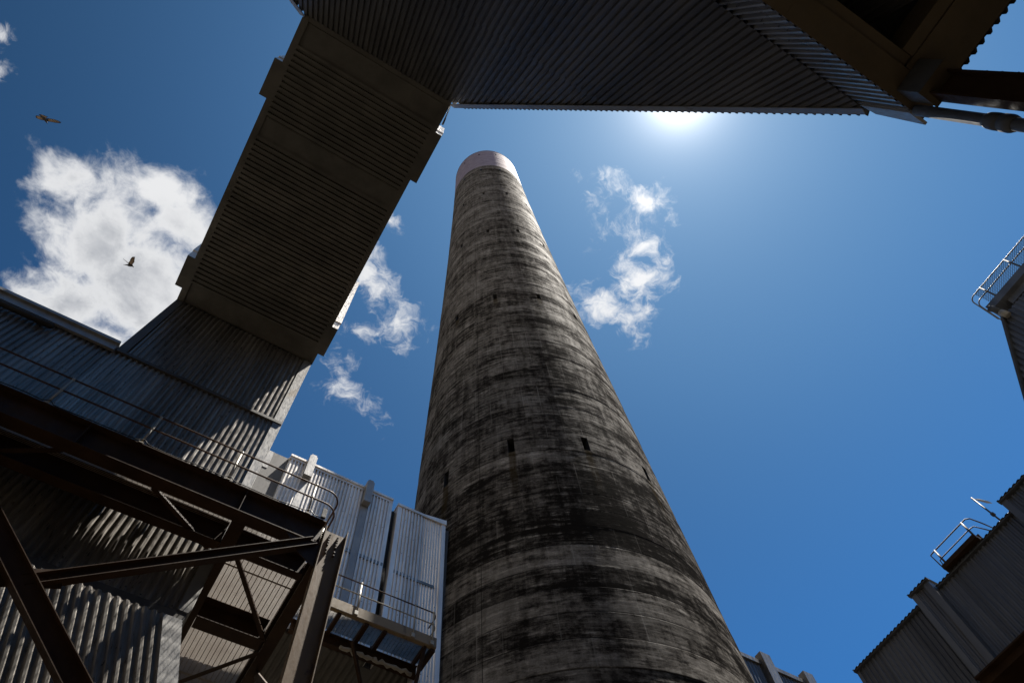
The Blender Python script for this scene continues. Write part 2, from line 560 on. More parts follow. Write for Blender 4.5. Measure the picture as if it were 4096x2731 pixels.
def crad(z):
    u = (z - 1.6) / (20.0 * SC)
    return 20 * SC * (0.00241974 * u * u - 0.02540766 * u + 0.30964321)


ROWS = [(25.0, 26.0), (43.7, 44.6), (61.9, 62.9), (79.7, 80.7), (96.4, 97.3), (110.5, 111.4)]
ROWS = [(1.6 + (a - 1.6) * SC, 1.6 + (b - 1.6) * SC) for a, b in ROWS]
AZ_OPEN = [-165, -135, -105, -75]
HALF = 1.35
azs = set(round(-180 + 2.5 * k, 4) for k in range(144))
for c in AZ_OPEN:
    azs = {a for a in azs if abs(a - c) > HALF + .3}
    azs |= {c - HALF, c + HALF}
azs = sorted(azs)
zs = set()
LIFT = 1.02
rnd = random.Random(4)
offs = [rnd.uniform(-.010, .010) for _ in range(130)]
k = 0
lev = [(0.0, 0)]
while True:
    k += 1
    z = k * LIFT
    if z > CH - .5: break
    lev += [(z - .012, k - 1), (z + .012, k)]
lev.append((CH, k - 1))
for lo, hi in ROWS:
    for z in (lo, hi):
        lev.append((z, int(z / LIFT)))
lev = sorted(set(lev))
sh = MB(); cap2 = MB()
CAPZ = 1.6 + 98.4 * SC


def is_open(z0, z1, a0, a1):
    return any(lo - .001 <= z0 and z1 <= hi + .001 for lo, hi in ROWS) and any(c - HALF - .01 <= a0 and a1 <= c + HALF + .01 for c in AZ_OPEN)


na = len(azs)
capz = [z for z, _ in lev if z >= CAPZ - .5][0]
for li in range(len(lev) - 1):
    (z0, k0), (z1, k1) = lev[li], lev[li + 1]
    dst = cap2 if z0 >= capz - .001 else sh
    i = len(dst.v)
    for z, kk in ((z0, k0), (z1, k1)):
        r = crad(z) + offs[kk]
        for a in azs:
            t = math.radians(a)
            dst.v.append((CX + r * math.cos(t), CY + r * math.sin(t), z))
    for j in range(na):
        j2 = (j + 1) % na
        a0, a1 = azs[j], azs[j2]
        if a1 > a0 and is_open(z0, z1, a0, a1): continue
        dst.f.append((i + j, i + j2, i + na + j2, i + na + j)); dst.mi.append(0); dst.sm.append(True)
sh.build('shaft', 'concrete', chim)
# painted band with a thick rim
rt = crad(CH)
for j in range(72):
    a, b = 2 * math.pi * j / 72, 2 * math.pi * (j + 1) / 72
    pts = []
    for r, z in ((rt + .03, CH), (rt + .03, CH + .18), (rt - .45, CH + .18), (rt - .45, CH - 6)):
        pts.append(((CX + r * math.cos(a), CY + r * math.sin(a), z), (CX + r * math.cos(b), CY + r * math.sin(b), z)))
    for (p0, p1), (q0, q1) in zip(pts, pts[1:]):
        cap2.quad(p0, p1, q1, q0)
cap2.build('painted_top_band', 'cap', chim)
for lo, hi in ROWS:
    for c in AZ_OPEN:
        r0 = crad((lo + hi) / 2) + .02
        r1 = r0 - .75
        P = lambda a, r, z: (CX + r * math.cos(math.radians(a)), CY + r * math.sin(math.radians(a)), z)
        o = MB()
        A, B = c - HALF, c + HALF
        o.quad(P(A, r0 - .02, lo), P(B, r0 - .02, lo), P(B, r1, lo), P(A, r1, lo))
        o.quad(P(A, r0 - .02, hi), P(A, r1, hi), P(B, r1, hi), P(B, r0 - .02, hi))
        o.quad(P(A, r0 - .02, lo), P(A, r1, lo), P(A, r1, hi), P(A, r0 - .02, hi))
        o.quad(P(B, r0 - .02, lo), P(B, r0 - .02, hi), P(B, r1, hi), P(B, r1, lo))
        o.quad(P(A, r1, lo), P(B, r1, lo), P(B, r1, hi), P(A, r1, hi))
        o.build('vent_opening', 'dark', chim)  # near-black pocket walls: shade of the recess painted as colour

# ------------------------------------------------------------------ flue duct across the left (soffit, riser, boxes)
duct = thing('flue_duct', 'large dark box duct crossing overhead with ribbed underside and riser', 'duct', (-2, 6.5, 24.2))
ZD = 24.2
b = MB()
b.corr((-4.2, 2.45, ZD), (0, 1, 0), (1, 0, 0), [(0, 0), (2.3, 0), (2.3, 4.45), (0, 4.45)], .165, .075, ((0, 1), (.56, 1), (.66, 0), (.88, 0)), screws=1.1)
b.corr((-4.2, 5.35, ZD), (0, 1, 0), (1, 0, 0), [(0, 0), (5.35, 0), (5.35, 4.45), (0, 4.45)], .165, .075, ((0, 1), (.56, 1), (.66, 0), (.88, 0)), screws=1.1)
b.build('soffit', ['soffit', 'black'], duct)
for q in ((1.76, 2.5, .012), (4.72, 5.38, .03), (10.68, 11.43, .02)):
    boxes('joint_plate', 'soffit', duct, (-4.2, .25, q[0], q[1], ZD - q[2], ZD + .05))
b = MB()
b.box(-4.37, -4.17, 1.70, 11.5, ZD - .055, ZD + .12)
b.build('edge_flange', 'soffit', duct)
b = MB()
b.box(.22, .40, 1.70, 11.5, ZD - .055, ZD + .12)
b.build('edge_flange', 'soffit', duct)
b = MB()
b.box(-4.33, .36, 1.2, 16.5, ZD + .13, 31.5)
b.build('casing', 'zinc', duct)
for x0, x1 in ((-4.61, -4.36), (.38, .61)):
    for y0, y1, zt in ((9.9, 11.03, 29.2), (3.1, 4.26, 29.2)) if x0 < 0 else ((9.9, 11.03, 29.2), (2.6, 4.26, 26.1)):
        s = MB()
        s.box(x0, x1, y0, y1, ZD - .02, zt)
        s.box(x0 - (.02 if x0 < 0 else 0), x1 + (0 if x0 < 0 else .02), y0 - .03, y0 + .05, ZD + .5, zt + .04)
        s.box(x0, x1, y0, y1, ZD - .035, ZD - .022, mi=1)  # darker underside plate: the box's shade is put into its colour
        st = s.build('stiffener_box', ['silver', 'soffit'], duct)
# riser that drops behind the walkway
b = MB()
b.corr((-4.2, 11.5, 19.9), (1, 0, 0), (0, 0, 1), [(0, 0), (4.32, 0), (4.32, 4.28), (0, 4.28)], .153, .045, screws=1.4)
b.build('riser_cladding', ['zinc', 'black'], duct)
b = MB()
b.box(.10, .34, 11.44, 11.52, 19.95, ZD - .06)
b.box(.345, .37, 11.46, 16.4, 12.6, ZD - .06)
b.build('corner_flashing', 'flash', duct)
b = MB()
b.hexa([(-4.42, 11.44, 19.95), (-4.18, 11.44, 19.95), (-4.18, 11.52, 19.95), (-4.42, 11.52, 19.95),
        (-4.36, 11.44, ZD - .06), (-4.14, 11.44, ZD - .06), (-4.14, 11.52, ZD - .06), (-4.36, 11.52, ZD - .06)])
b.build('corner_flashing', 'zinc_dark', duct)
b = MB()
b.box(-4.4, .36, 11.40, 11.53, 19.80, 19.92)
b.build('drip_ledge', 'zinc_dark', duct)
b = MB()
b.box(-4.36, .33, 11.56, 16.4, 19.95, ZD + .1)
b.build('riser_casing', 'zinc', duct)
# hinged strap at the corner of the duct
b = MB()
b.bar((.43, 1.78, 25.2), (.43, 2.02, 22.6), .03, .09, (0, 1, 0))
b.bar((.43, 1.98, 22.8), (.43, 2.08, 22.2), .05, .05, (0, 1, 0))
b.build('strap', 'pipe', duct)

# ------------------------------------------------------------------ left building under the riser
bl = thing('cladding_building', 'grey ribbed metal building behind the steel walkway on the left', 'building', (-6, 14, 0))
b = MB()
b.corr((-16, 11.5, 12.45), (1, 0, 0), (0, 0, 1), [(0, 0), (16.12, 0), (16.12, 7.36), (0, 7.36)], .153, .045, screws=1.4)
b.build('wall', ['zinc', 'black'], bl)
b = MB()
b.box(.12, .34, 11.43, 11.52, 12.5, 19.78)
b.build('corner_flashing', 'flash', bl)
b = MB()
b.box(-16, -4.43, 11.28, 11.6, 19.98, 20.10)
b.box(-16, -4.43, 11.36, 11.44, 19.70, 19.98)
b.build('coping', 'flash', bl)
b = MB()
b.box(-16, .32, 11.44, 11.53, 12.27, 12.47)
b.build('drip_flashing', 'zinc_dark', bl)
b = MB()
b.box(-16, .33, 11.56, 16.3, 12.3, 19.9)
b.box(-32, -16.2, -24, 30, 0, 18.5)  # unseen block added on the left to cut sky light
b.build('casing_and_sky_block', 'zinc', bl)
# lower sloping skirt
d = Vector((.295, -.02, -.953)).normalized()
nrm = Vector((0, -1, .02)).normalized()
org = Vector((0.30, 11.02, 11.86))
b = MB()
b.corr(org, (1, 0, 0), -d, [(-3.1, -8), (-.36, -8), (-.36, .02), (-3.1, .02)], .165, .05)
b.build('skirt_wall', ['zinc', 'black'], bl)
for (u0, u1) in ((-.37, -.02), (-4.6, -3.08)):
    b = MB()
    p0, p1 = org + Vector((u0, 0, 0)) + nrm * .055, org + Vector((u1, 0, 0)) + nrm * .055
    L = d * 8
    b.hexa([p0 + L, p1 + L, p1 + L - nrm * .2, p0 + L - nrm * .2, p0, p1, p1 - nrm * .2, p0 - nrm * .2])
    b.build('skirt_flashing', 'flash', bl)
b = MB()
b.box(-16, -.1, 11.1, 16, 0, 11.8)
b.build('lower_casing', 'zinc_dark', bl)
tl = MB()
tl.tube([(-7.75, 11.33, 19.45), (-7.7, 11.33, 19.45), (-5.95, 11.33, 19.45), (-5.9, 11.33, 19.45)], .075, 10, radii=[.05, .085, .085, .05])
tl.box(-7.5, -7.4, 11.33, 11.5, 19.45, 19.62)
tl.box(-6.3, -6.2, 11.33, 11.5, 19.45, 19.62)
tag(tl.build('tube_light', 'dark', loc=(-6.8, 11.33, 19.45)), 'long dark tube light fixed under the roof edge of the left wall', 'light')

# ------------------------------------------------------------------ hopper flaring out overhead
hop = thing('hopper', 'dark ribbed hopper spreading out from the duct above the camera', 'hopper', (0, -3, 18))
th = math.radians(64)
Pv = Vector((0, math.cos(th), math.sin(th)))
Po = Vector((0, 1.65, ZD))
SL = 10.21
RIB = ((0, 0), (.56, 0), (.68, 1), (.86, 1))
b = MB()
top_l, top_r, bot_l, bot_r = -4.33, .40, -10.9, 6.86
lap = .50
xr = lambda s: top_r + (bot_r - top_r) * s
xl = lambda s: top_l + (bot_l - top_l) * s
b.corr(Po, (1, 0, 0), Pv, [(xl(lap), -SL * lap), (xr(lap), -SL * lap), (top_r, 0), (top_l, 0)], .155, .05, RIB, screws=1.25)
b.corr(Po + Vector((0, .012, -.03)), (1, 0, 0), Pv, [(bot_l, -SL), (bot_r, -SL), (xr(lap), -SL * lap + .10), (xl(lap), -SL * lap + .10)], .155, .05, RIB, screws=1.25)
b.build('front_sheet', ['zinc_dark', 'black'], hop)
nP = Vector((0, math.sin(th), -math.cos(th)))
b = MB()
for sx, A, B in ((1, Po + Vector((top_r, 0, 0)), Po + Vector((bot_r, 0, 0)) - Pv * SL), (-1, Po + Vector((top_l, 0, 0)), Po + Vector((bot_l, 0, 0)) - Pv * SL)):
    e = (B - A).normalized()
    out = e.cross(nP).normalized()
    if out.x * sx < 0: out = -out
    a0, b0 = A + nP * .05, B + nP * .05
    a1, b1 = a0 + out * .17 - nP * .03, b0 + out * .17 - nP * .03
    i0, i1 = A + nP * .05 - out * .05, B + nP * .05 - out * .05
    b.hexa([i0, a1, a1 - nP * .02, i0 - nP * .02, i1, b1, b1 - nP * .02, i1 - nP * .02])
b.build('edge_flashing', 'flash', hop)
b = MB()
for sx, A, B in ((1, Po + Vector((top_r, 0, 0)), Po + Vector((bot_r, 0, 0)) - Pv * SL), (-1, Po + Vector((top_l, 0, 0)), Po + Vector((bot_l, 0, 0)) - Pv * SL)):
    e = (B - A).normalized()
    back = Vector((0, -1, 0)); back = (back - e * back.dot(e)).normalized()
    out = e.cross(nP).normalized()
    if out.x * sx < 0: out = -out
    L = (B - A).length
    o0 = A + out * .19 + back * .02
    fl = e.cross(back).dot(out) < 0
    b.corr(o0, e, back, [(0.25, 0), (L, 0), (L, 7), (.25, 7)], .17, .13, ((0, 0), (.2, 0), (.5, 1), (.7, 1)), flip=fl)
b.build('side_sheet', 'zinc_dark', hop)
b = MB()
bk = Vector((0, -.25, 0))
tb = Vector((0, -6.5, 0))
A, B, Cc, D = Po + Vector((top_l, 0, 0)), Po + Vector((top_r, 0, 0)), Po + Vector((bot_r, 0, 0)) - Pv * SL, Po + Vector((bot_l, 0, 0)) - Pv * SL
b.hexa([A + bk, B + bk, B + tb, A + tb, D + bk, Cc + bk, Cc + tb, D + tb])
b.build('hopper_casing', 'zinc_dark', hop)
b = MB()
b.box(top_l, top_r, 1.6, 1.74, ZD - .05, ZD + .06)
b.build('corner_flashing', 'soffit', hop)

# ------------------------------------------------------------------ building corner above the camera
ob = thing('overhead_building', 'dark building corner overhead with ochre box girders and ribbed wall', 'building', (2, -6, 14))
YS, ZS, ZB = -2.83, 15.02, 13.33
b = MB()
b.corr((-12, YS, ZB + .02), (1, 0, 0), (0, 0, 1), [(0, 0), (18.75, 0), (18.75, ZS - ZB + .1), (0, ZS - ZB + .1)], .153, .065, ((0, 0), (.34, 0), (.46, 1), (.86, 1)), screws=0)
b.build('wall', 'zinc', ob)
b = MB()
b.hexa([(6.70, YS + .03, ZB - .02), (7.08, YS + .03, ZB + .0), (7.08, YS - .02, ZB + .0), (6.70, YS - .02, ZB - .02),
        (6.70, YS + .03, ZB + 1.55), (6.98, YS + .03, ZB + 1.4), (6.98, YS - .02, ZB + 1.4), (6.70, YS - .02, ZB + 1.55)])
b.build('corner_flashing', 'flash', ob)
b = MB()
b.box(-12, 6.98, -3.29, YS - .02, ZB, ZB + .5)
b.box(-12, 6.16, -3.47, -3.27, ZB + .06, ZB + .6)
for x in (-2.2, .9, 4.0):
    b.box(x, x + .012, -3.292, YS - .03, ZB - .004, ZB + .1)
gb = b.build('girder', 'beam', ob)
b = MB()
b.box(6.18, 6.95, -14, -3.30, ZB + .004, ZB + .5)
b.box(5.96, 6.175, -14, -3.48, ZB + .04, ZB + .6)
b.build('girder', 'beam', ob)
b = MB()
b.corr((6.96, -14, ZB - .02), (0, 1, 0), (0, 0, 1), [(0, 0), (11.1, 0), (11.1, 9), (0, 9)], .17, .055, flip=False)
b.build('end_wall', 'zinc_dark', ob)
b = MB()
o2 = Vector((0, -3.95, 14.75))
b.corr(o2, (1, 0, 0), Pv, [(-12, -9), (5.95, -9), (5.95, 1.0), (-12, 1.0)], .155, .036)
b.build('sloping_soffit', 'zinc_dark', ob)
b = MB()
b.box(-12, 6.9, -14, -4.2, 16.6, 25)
b.box(-34, 30, -30, -9, 0, 13.2)  # added mass behind the camera, unseen, holds back low sky light
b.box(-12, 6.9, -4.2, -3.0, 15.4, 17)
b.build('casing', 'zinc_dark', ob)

cl = thing('support_column', 'dark steel column under the ochre girders at the upper right', 'column', (6.45, -3.22, 0))
b = MB()
b.box(6.27, 6.62, -3.50, -2.95, 12.69, ZB - .004)
b.build('column_head', 'grey', cl, bevel=.01)
b = MB()
b.box(6.26, 6.66, -3.52, -2.93, 12.66, 12.69)
b.build('head_plate', 'beam', cl)
b = MB()
b.ibeam((6.52, -3.22, 0), (6.52, -3.22, 12.66), (0, 1, 0), .40, .26, .03, .02)
b.build('shaft', 'brown', cl)
for z in [x * .31 for x in range(20, 40)]:
    if random.random() < .5:
        boxes('bolt', 'brown', cl, (6.40, 6.43, -3.43, -3.415, z, z + .03))

dp = thing('downpipe', 'thick grey downpipe with a sleeve joint beside the steel column', 'pipe', (6.72, -2.86, 0))
b = MB()
b.tube([(6.72, -2.87, 13.2), (6.72, -2.87, 10.3), (6.74, -2.88, 0.0)], .088, 20)
b.build('pipe', 'grey', dp)
b = MB()
b.tube([(6.72, -2.87, 11.55), (6.72, -2.87, 11.46), (6.72, -2.87, 11.36), (6.72, -2.87, 11.2)], .1, 20, radii=[.096, .118, .122, .118])
b.tube([(6.72, -2.87, 11.2), (6.72, -2.87, 11.05), (6.72, -2.87, 10.96)], .1, 20, radii=[.125, .125, .10])
b.build('sleeve', 'grey', dp)

# ------------------------------------------------------------------ steel walkway on the left
gal = thing('steel_walkway', 'long brown steel walkway with column and rusty handrail, nearest on the left', 'walkway', (2.35, 10, 0))
b = MB()
b.ibeam((-12, 10.12, 14.33), (2.08, 10.12, 14.33), (0, 0, 1), .77, .30, .025, .016)
for x in (-9, -6, -3.05, .28):
    b.box(x, x + .015, 9.99, 10.11, 13.98, 14.69)
b.build('edge_beam', 'brown', gal)
b = MB()
b.ibeam((-12, 11.0, 14.28), (.27, 11.0, 14.28), (0, 0, 1), .68, .24, .022, .016)
b.ibeam((.57, 11.0, 14.28), (2.1, 11.0, 14.28), (0, 0, 1), .60, .20, .022, .016)
b.build('inner_beam', 'brown', gal)
for x, w in ((.42, .28), (2.28, .26)):
    b = MB()
    b.ibeam((x, 10.28, 14.27), (x, 16.2, 14.27), (0, 0, 1), .64, w, .022, .016)
    b.build('side_beam', 'brown', gal)
b = MB()
b.ibeam((.57, 13.12, 14.25), (2.09, 13.12, 14.25), (0, 0, 1), .60, .36, .022, .016)
b.build('cross_beam', 'brown', gal)
for p, q in (((.62, 11.0, 13.97), (2.12, 13.0, 13.97)), ((.9, 15.0, 13.97), (2.15, 13.35, 13.97)), ((-1.4, 10.3, 14.0), (.1, 11.2, 14.0)), ((-4.8, 11.2, 14.0), (-3.2, 10.3, 14.0))):
    b = MB()
    b.bar(p, q, .10, .014)
    b.bar(Vector(p) + Vector((.04, .03, .05)), Vector(q) + Vector((.04, .03, .05)), .014, .10)
    b.build('floor_brace', 'brown', gal)
# gratings
b = MB()
y = 10.29
while y < 10.98:
    b.box(-12, 2.1, y, y + .006, 14.585, 14.62); y += .04
x = -12
while x < 2.1:
    b.box(x, x + .008, 10.28, 10.98, 14.60, 14.618); x += .11
b.build('grating', 'grate', gal)
b = MB()
y = 11.12
while y < 16.3:
    b.box(.30, 2.28, y, y + .006, 14.585, 14.622); y += .0355
x = .345
while x < 2.28:
    b.box(x - .008, x + .008, 11.1, 16.3, 14.566, 14.584); x += .112
for y in (11.9, 13.6, 15.35):
    b.box(.30, 2.28, y, y + .05, 14.58, 14.623)
b.build('grating', 'grate', gal)
for x0, x1 in ((-12, -1.95), (-1.27, -1.02)):
    boxes('floor_plate', 'brown', gal, (x0, x1, 11.365, 11.44, 14.572, 14.585))
boxes('floor_plate', 'brown', gal, (-12, .27, 11.13, 11.36, 14.565, 14.58))
# column
b = MB()
b.box(2.10, 2.118, 9.895, 10.12, 0, 14.50)
b.box(2.582, 2.60, 9.895, 10.12, 0, 14.56)
b.box(2.118, 2.582, 9.995, 10.015, 0, 14.46)
b.build('column', 'khaki', gal)
def bolt(p, q, r, n=6):
    b = MB()
    b.tube([p, q], r, n)
    b.build('bolt', 'brown', gal)


for x in (2.24, 2.42):
    for z in (14.33, 14.25, 14.17, 14.09, 14.01, 13.86, 13.76):
        bolt((x + random.uniform(-.005, .005), 9.998, z), (x, 9.945, z), .02)
for x in (1.98, 1.90, 1.45, 1.37):
    for z in (14.15, 14.05):
        bolt((x, 10.10, z), (x, 10.07, z), .016)
for k in range(9):
    bolt((2.07, 10.03, 14.4 - .06 * k), (2.10, 10.03, 14.4 - .06 * k), .014)
# big diagonal braces below the deck
def brace(p, q, w, name='diagonal_brace'):
    b = MB()
    b.bar(p, q, .016, w, (0, 0, 1))
    pd = (Vector(q) - Vector(p)).normalized()
    up = Vector((0, -1, 0)).cross(pd)
    if up.z < 0: up = -up
    for s in (1, -1):
        b.bar(Vector(p) + up * (s * w / 2) + Vector((0, .0, 0)), Vector(q) + up * (s * w / 2), .17, .016, up)
    return b.build(name, 'brown', gal)
brace((1.95, 10.0, 13.95), (-2.12, 10.0, 10.58), .19)
brace((-2.40, 10.0, 10.40), (-8.0, 10.0, 5.8), .19)
brace((-5.5, 9.93, 13.6), (2.0, 9.93, 6.85), .34)
b = MB()
b.hexa([(1.35, 9.99, 13.92), (2.09, 9.99, 13.92), (2.09, 10.01, 13.92), (1.35, 10.01, 13.92), (1.75, 9.99, 13.45), (2.09, 9.99, 13.25), (2.09, 10.01, 13.25), (1.75, 10.01, 13.45)])
b.build('gusset_plate', 'brown', gal)
b = MB()
b.hexa([(-2.9, 10.02, 10.15), (-1.6, 10.02, 10.75), (-1.6, 10.035, 10.75), (-2.9, 10.035, 10.15), (-2.95, 10.02, 10.5), (-1.75, 10.02, 11.1), (-1.75, 10.035, 11.1), (-2.95, 10.035, 10.5)])
for k in range(5):
    bolt((1.05 + .09 * k, 9.995, 13.23 + .074 * k), (1.05 + .09 * k, 9.95, 13.23 + .074 * k), .02)
    bolt((-2.0 + .09 * k, 9.995, 10.66 + .074 * k), (-2.0 + .09 * k, 9.95, 10.66 + .074 * k), .02)
b.build('gusset_plate', 'brown', gal)
b = MB()
b.bar((2.33, 13.9, 13.9), (2.33, 10.25, 10.2), .15, .05, (1, 0, 0))
b.build('diagonal_brace', 'brown', gal)
# handrail
hr = bpy.data.objects.new('handrail', None); COL.objects.link(hr); hr.parent = gal
def rail(z, name='rail'):
    b = MB()
    pts = [(-12, 10, z), (1.95, 10, z)]
    for k in range(1, 7):
        t = math.radians(15 * k)
        pts.append((1.95 + .33 * math.sin(t), 10 + .33 * (1 - math.cos(t)), z))
    pts.append((2.28, 11.2, z))
    b.tube(pts, .021, 8)
    o = b.build(name, 'rust', hr)
    return o
hr.location = (0, 0, 0)
rail(15.82); rail(15.33)
for x in (-9.7, -7.8, -5.88, -3.97, -2.06, -.19, 1.63):
    b = MB()
    b.tube([(x, 10, 14.74), (x, 10, 15.82)], .023, 8)
    b.tube([(x, 10, 15.77), (x, 10, 15.80), (x, 10, 15.84), (x, 10, 15.86)], .03, 8, radii=[.024, .036, .036, .02])
    b.tube([(x, 10, 15.29), (x, 10, 15.31), (x, 10, 15.35), (x, 10, 15.37)], .03, 8, radii=[.024, .036, .036, .024])
    b.box(x - .05, x + .05, 9.96, 10.06, 14.72, 14.745)
    b.build('post', 'pipe', hr)
b = MB()
b.tube([(2.28, 11.0, 14.6), (2.28, 11.0, 15.82)], .023, 8)
b.build('post', 'pipe', hr)

b = MB()
pts = []
x = -11.8
while x < 2.05:
    z = 14.755
    for px in (-9.7, -7.8, -5.88, -3.97, -2.06, -.19, 1.63):
        z = max(z, 14.755 + .10 * math.exp(-((x - px - .02) / .07) ** 2))
    pts.append((x, 9.975 + .012 * math.sin(x * 3.1), z + .008 * math.sin(x * 5.3)))
    x += .05
b.tube(pts, .011, 5)
tag(b.build('cable', 'black', loc=(0, 10, 14.75)), 'thin black cable running along the walkway edge and humping over posts', 'cable')
b = MB()
b.box(1.93, 2.03, 9.93, 9.99, 14.76, 15.06)
b.tube([(1.99, 9.96, 15.06), (2.0, 9.96, 15.16), (2.02, 9.97, 15.12)], .007, 5)
b.box(1.95, 2.01, 9.985, 10.03, 14.8, 14.86)
tag(b.build('switch_box', 'dark', loc=(1.98, 9.96, 14.76)), 'small dark switch box standing at the end of the walkway handrail', 'box')

# ------------------------------------------------------------------ silver duct into the chimney
sd = thing('silver_duct', 'bright silver ribbed duct running into the chimney behind the walkways', 'duct', (3.5, 17, 16.2))
ZT = 23.4
b = MB()
YW = 14.8
SP = .122
SPR = ((0, 0), (.26, 0), (.42, 1), (.84, 1))
b.corr((1.24, YW, 16.3), (1, 0, 0), (0, 0, 1), [(0, 0), (3.95, 0), (3.95, ZT - 16.3), (0, ZT - 16.3)], SP, .06, SPR, screws=.9)
b.corr((.35, YW + .35, 16.3), (1, 0, 0), (0, 0, 1), [(0, 0), (.64, 0), (.64, ZT - 16.3), (0, ZT - 16.3)], SP, .06, SPR, screws=.9)
b.build('wall', ['silver', 'black'], sd)
b = MB()
b.hexa([(.98, YW + .40, 16.3), (1.24, YW + .02, 16.3), (1.27, YW + .04, 16.3), (1.0, YW + .42, 16.3),
        (.98, YW + .40, ZT + .2), (1.24, YW + .02, ZT + .2), (1.27, YW + .04, ZT + .2), (1.0, YW + .42, ZT + .2)])
b.build('step_panel', 'flash', sd)
b = MB()
b.box(1.22, 5.22, YW - .06, YW + .10, ZT + .02, ZT + .14)
b.box(1.22, 5.22, YW - .10, YW + .2, ZT + .14, ZT + .24)
b.box(.33, .98, YW + .29, YW + .40, ZT + .02, ZT + .14)
b.box(.33, .98, YW + .25, YW + .5, ZT + .14, ZT + .24)
b.build('coping', 'silver', sd)
b = MB()
b.box(2.38, 5.2, YW - .055, YW + .02, 20.03, 20.17)
b.build('drip_flashing', 'zinc', sd)
b = MB()
b.box(5.06, 5.22, YW - .05, YW + .4, 16.3, ZT + .02)
b.build('corner_flashing', 'silver', sd)
for x0, x1 in ((1.84, 2.08), (4.08, 4.32)):
    b = MB()
    b.box(x0, x1, YW - .07, YW + .05, 16.3, 22.55)
    b.box(x0 - .015, x1 + .015, YW - .30, YW + .05, 22.56, 23.75)
    b.box(x0 + .03, x1 - .03, YW - .28, YW + .3, 23.75, 23.86)
    b.build('pilaster', 'flash', sd)
b = MB()
b.box(.42, .66, YW + .05, YW + .42, 22.5, 23.5)
b.box(.44, .64, YW + .27, YW + .42, 16.3, 22.5)
b.build('pilaster', 'flash', sd)
b = MB()
b.box(.36, 5.2, YW + .06, 19.5, 16.28, ZT + .1)
b.box(5.2, 5.45, YW + .25, 19.5, 16.28, ZT)
b.build('casing', 'zinc_dark', sd)
b = MB()
b.corr((4.05, YW + .05, 16.27), (1, 0, 0), (0, 1, 0), [(0, 0), (1.12, 0), (1.12, 4.5), (0, 4.5)], .19, .04, flip=True)
b.corr((5.55, YW + .05, 16.27), (1, 0, 0), (0, 1, 0), [(0, 0), (.95, 0), (.95, 4.5), (0, 4.5)], .19, .04, flip=True)
b.corr((.36, YW + .05, 16.27), (1, 0, 0), (0, 1, 0), [(0, 0), (3.4, 0), (3.4, 4.5), (0, 4.5)], .19, .04, flip=True)
b.build('soffit', 'soffit', sd)
b = MB()
for k in range(5):
    x = 5.25 + .038 * k
    b.tube([(x, YW + .20 - .02 * (k % 2), 16.3), (x, YW + .20 - .02 * (k % 2), ZT - .1)], .016, 6)
b.build('bellows', 'dark', sd)
# the section that meets the chimney
b = MB()
b.corr((5.58, YW - .04, 16.3), (1, 0, 0), (0, 0, 1), [(0, 0), (.86, 0), (.86, 7.05), (0, 7.05)], SP, .06, SPR, screws=.9)
b.corr((6.44, YW - .04, 10.0), (1, -.03, 0), (0, 0, 1), [(0, 0), (.78, 0), (.78, 13.35), (0, 13.35)], .10, .03, screws=.9)
b.build('wall', ['silver', 'black'], sd)
b = MB()
b.box(5.43, 5.60, YW - .08, YW + .3, 16.3, 23.38)
b.box(7.21, 7.36, YW - .12, YW + .05, 10.0, 23.40)
b.build('corner_flashing', 'silver', sd)
b = MB()
b.box(5.41, 6.46, YW - .12, YW + .4, 23.38, 23.50)
b.hexa([(6.46, YW - .12, 23.38), (7.38, YW - .16, 23.36), (7.38, YW + .4, 23.36), (6.46, YW + .4, 23.38),
        (6.46, YW - .12, 23.50), (7.38, YW - .16, 23.62), (7.38, YW + .4, 23.62), (6.46, YW + .4, 23.50)])
b.build('coping', 'silver', sd)
b = MB()
b.box(5.59, 7.05, YW - .09, YW, 19.93, 20.05)
b.build('drip_flashing', 'zinc', sd)
b = MB()
b.box(5.45, 8.6, YW + .05, 19.5, 16.28, 23.36)
b.box(6.44, 7.9, YW + .05, 18.5, 9, 16.28)
b.build('casing', 'zinc_dark', sd)

# walkway beside the silver duct
sw = thing('grated_walkway', 'short tan edged walkway with grating and handrail below the silver duct', 'walkway', (5, 13.9, 16.5))
b = MB()
b.box(2.9, 6.76, 13.73, 13.745, 16.50, 16.83)
b.box(2.9, 6.76, 13.745, 13.85, 16.485, 16.505)
b.build('edge_beam', 'tan', sw)
b = MB()
b.ibeam((2.9, 14.62, 16.3), (6.6, 14.62, 16.3), (0, 0, 1), .36, .16, .016, .012)
b.build('inner_beam', 'brown', sw)
for x0, x1 in ((3.86, 3.96), (4.64, 4.76), (5.2, 5.3), (6.42, 6.5), (6.62, 6.76)):
    b = MB()
    b.box(x0, x1, 13.8, 14.6, 16.40, 16.54)
    b.build('cross_beam', 'brown', sw)
b = MB()
y = 13.86
while y < 14.55:
    b.box(2.9, 6.7, y, y + .006, 16.56, 16.595); y += .034
x = 2.95
while x < 6.7:
    b.box(x, x + .008, 13.85, 14.56, 16.549, 16.559); x += .105
b.build('grating', 'zinc', sw)
sh_ = bpy.data.objects.new('handrail', None); COL.objects.link(sh_); sh_.parent = sw
for z in (17.71, 17.27):
    b = MB()
    pts = [(2.9, 13.72, z), (6.55, 13.72, z)]
    for k in range(1, 7):
        t = math.radians(15 * k)
        pts.append((6.55 + .2 * math.sin(t), 13.72 + .2 * (1 - math.cos(t)), z))
    pts.append((6.75, 14.3, z)); 
    b.tube(pts, .02, 8)
    b.build('rail', 'rust' if z > 17.5 else 'pipe', sh_)
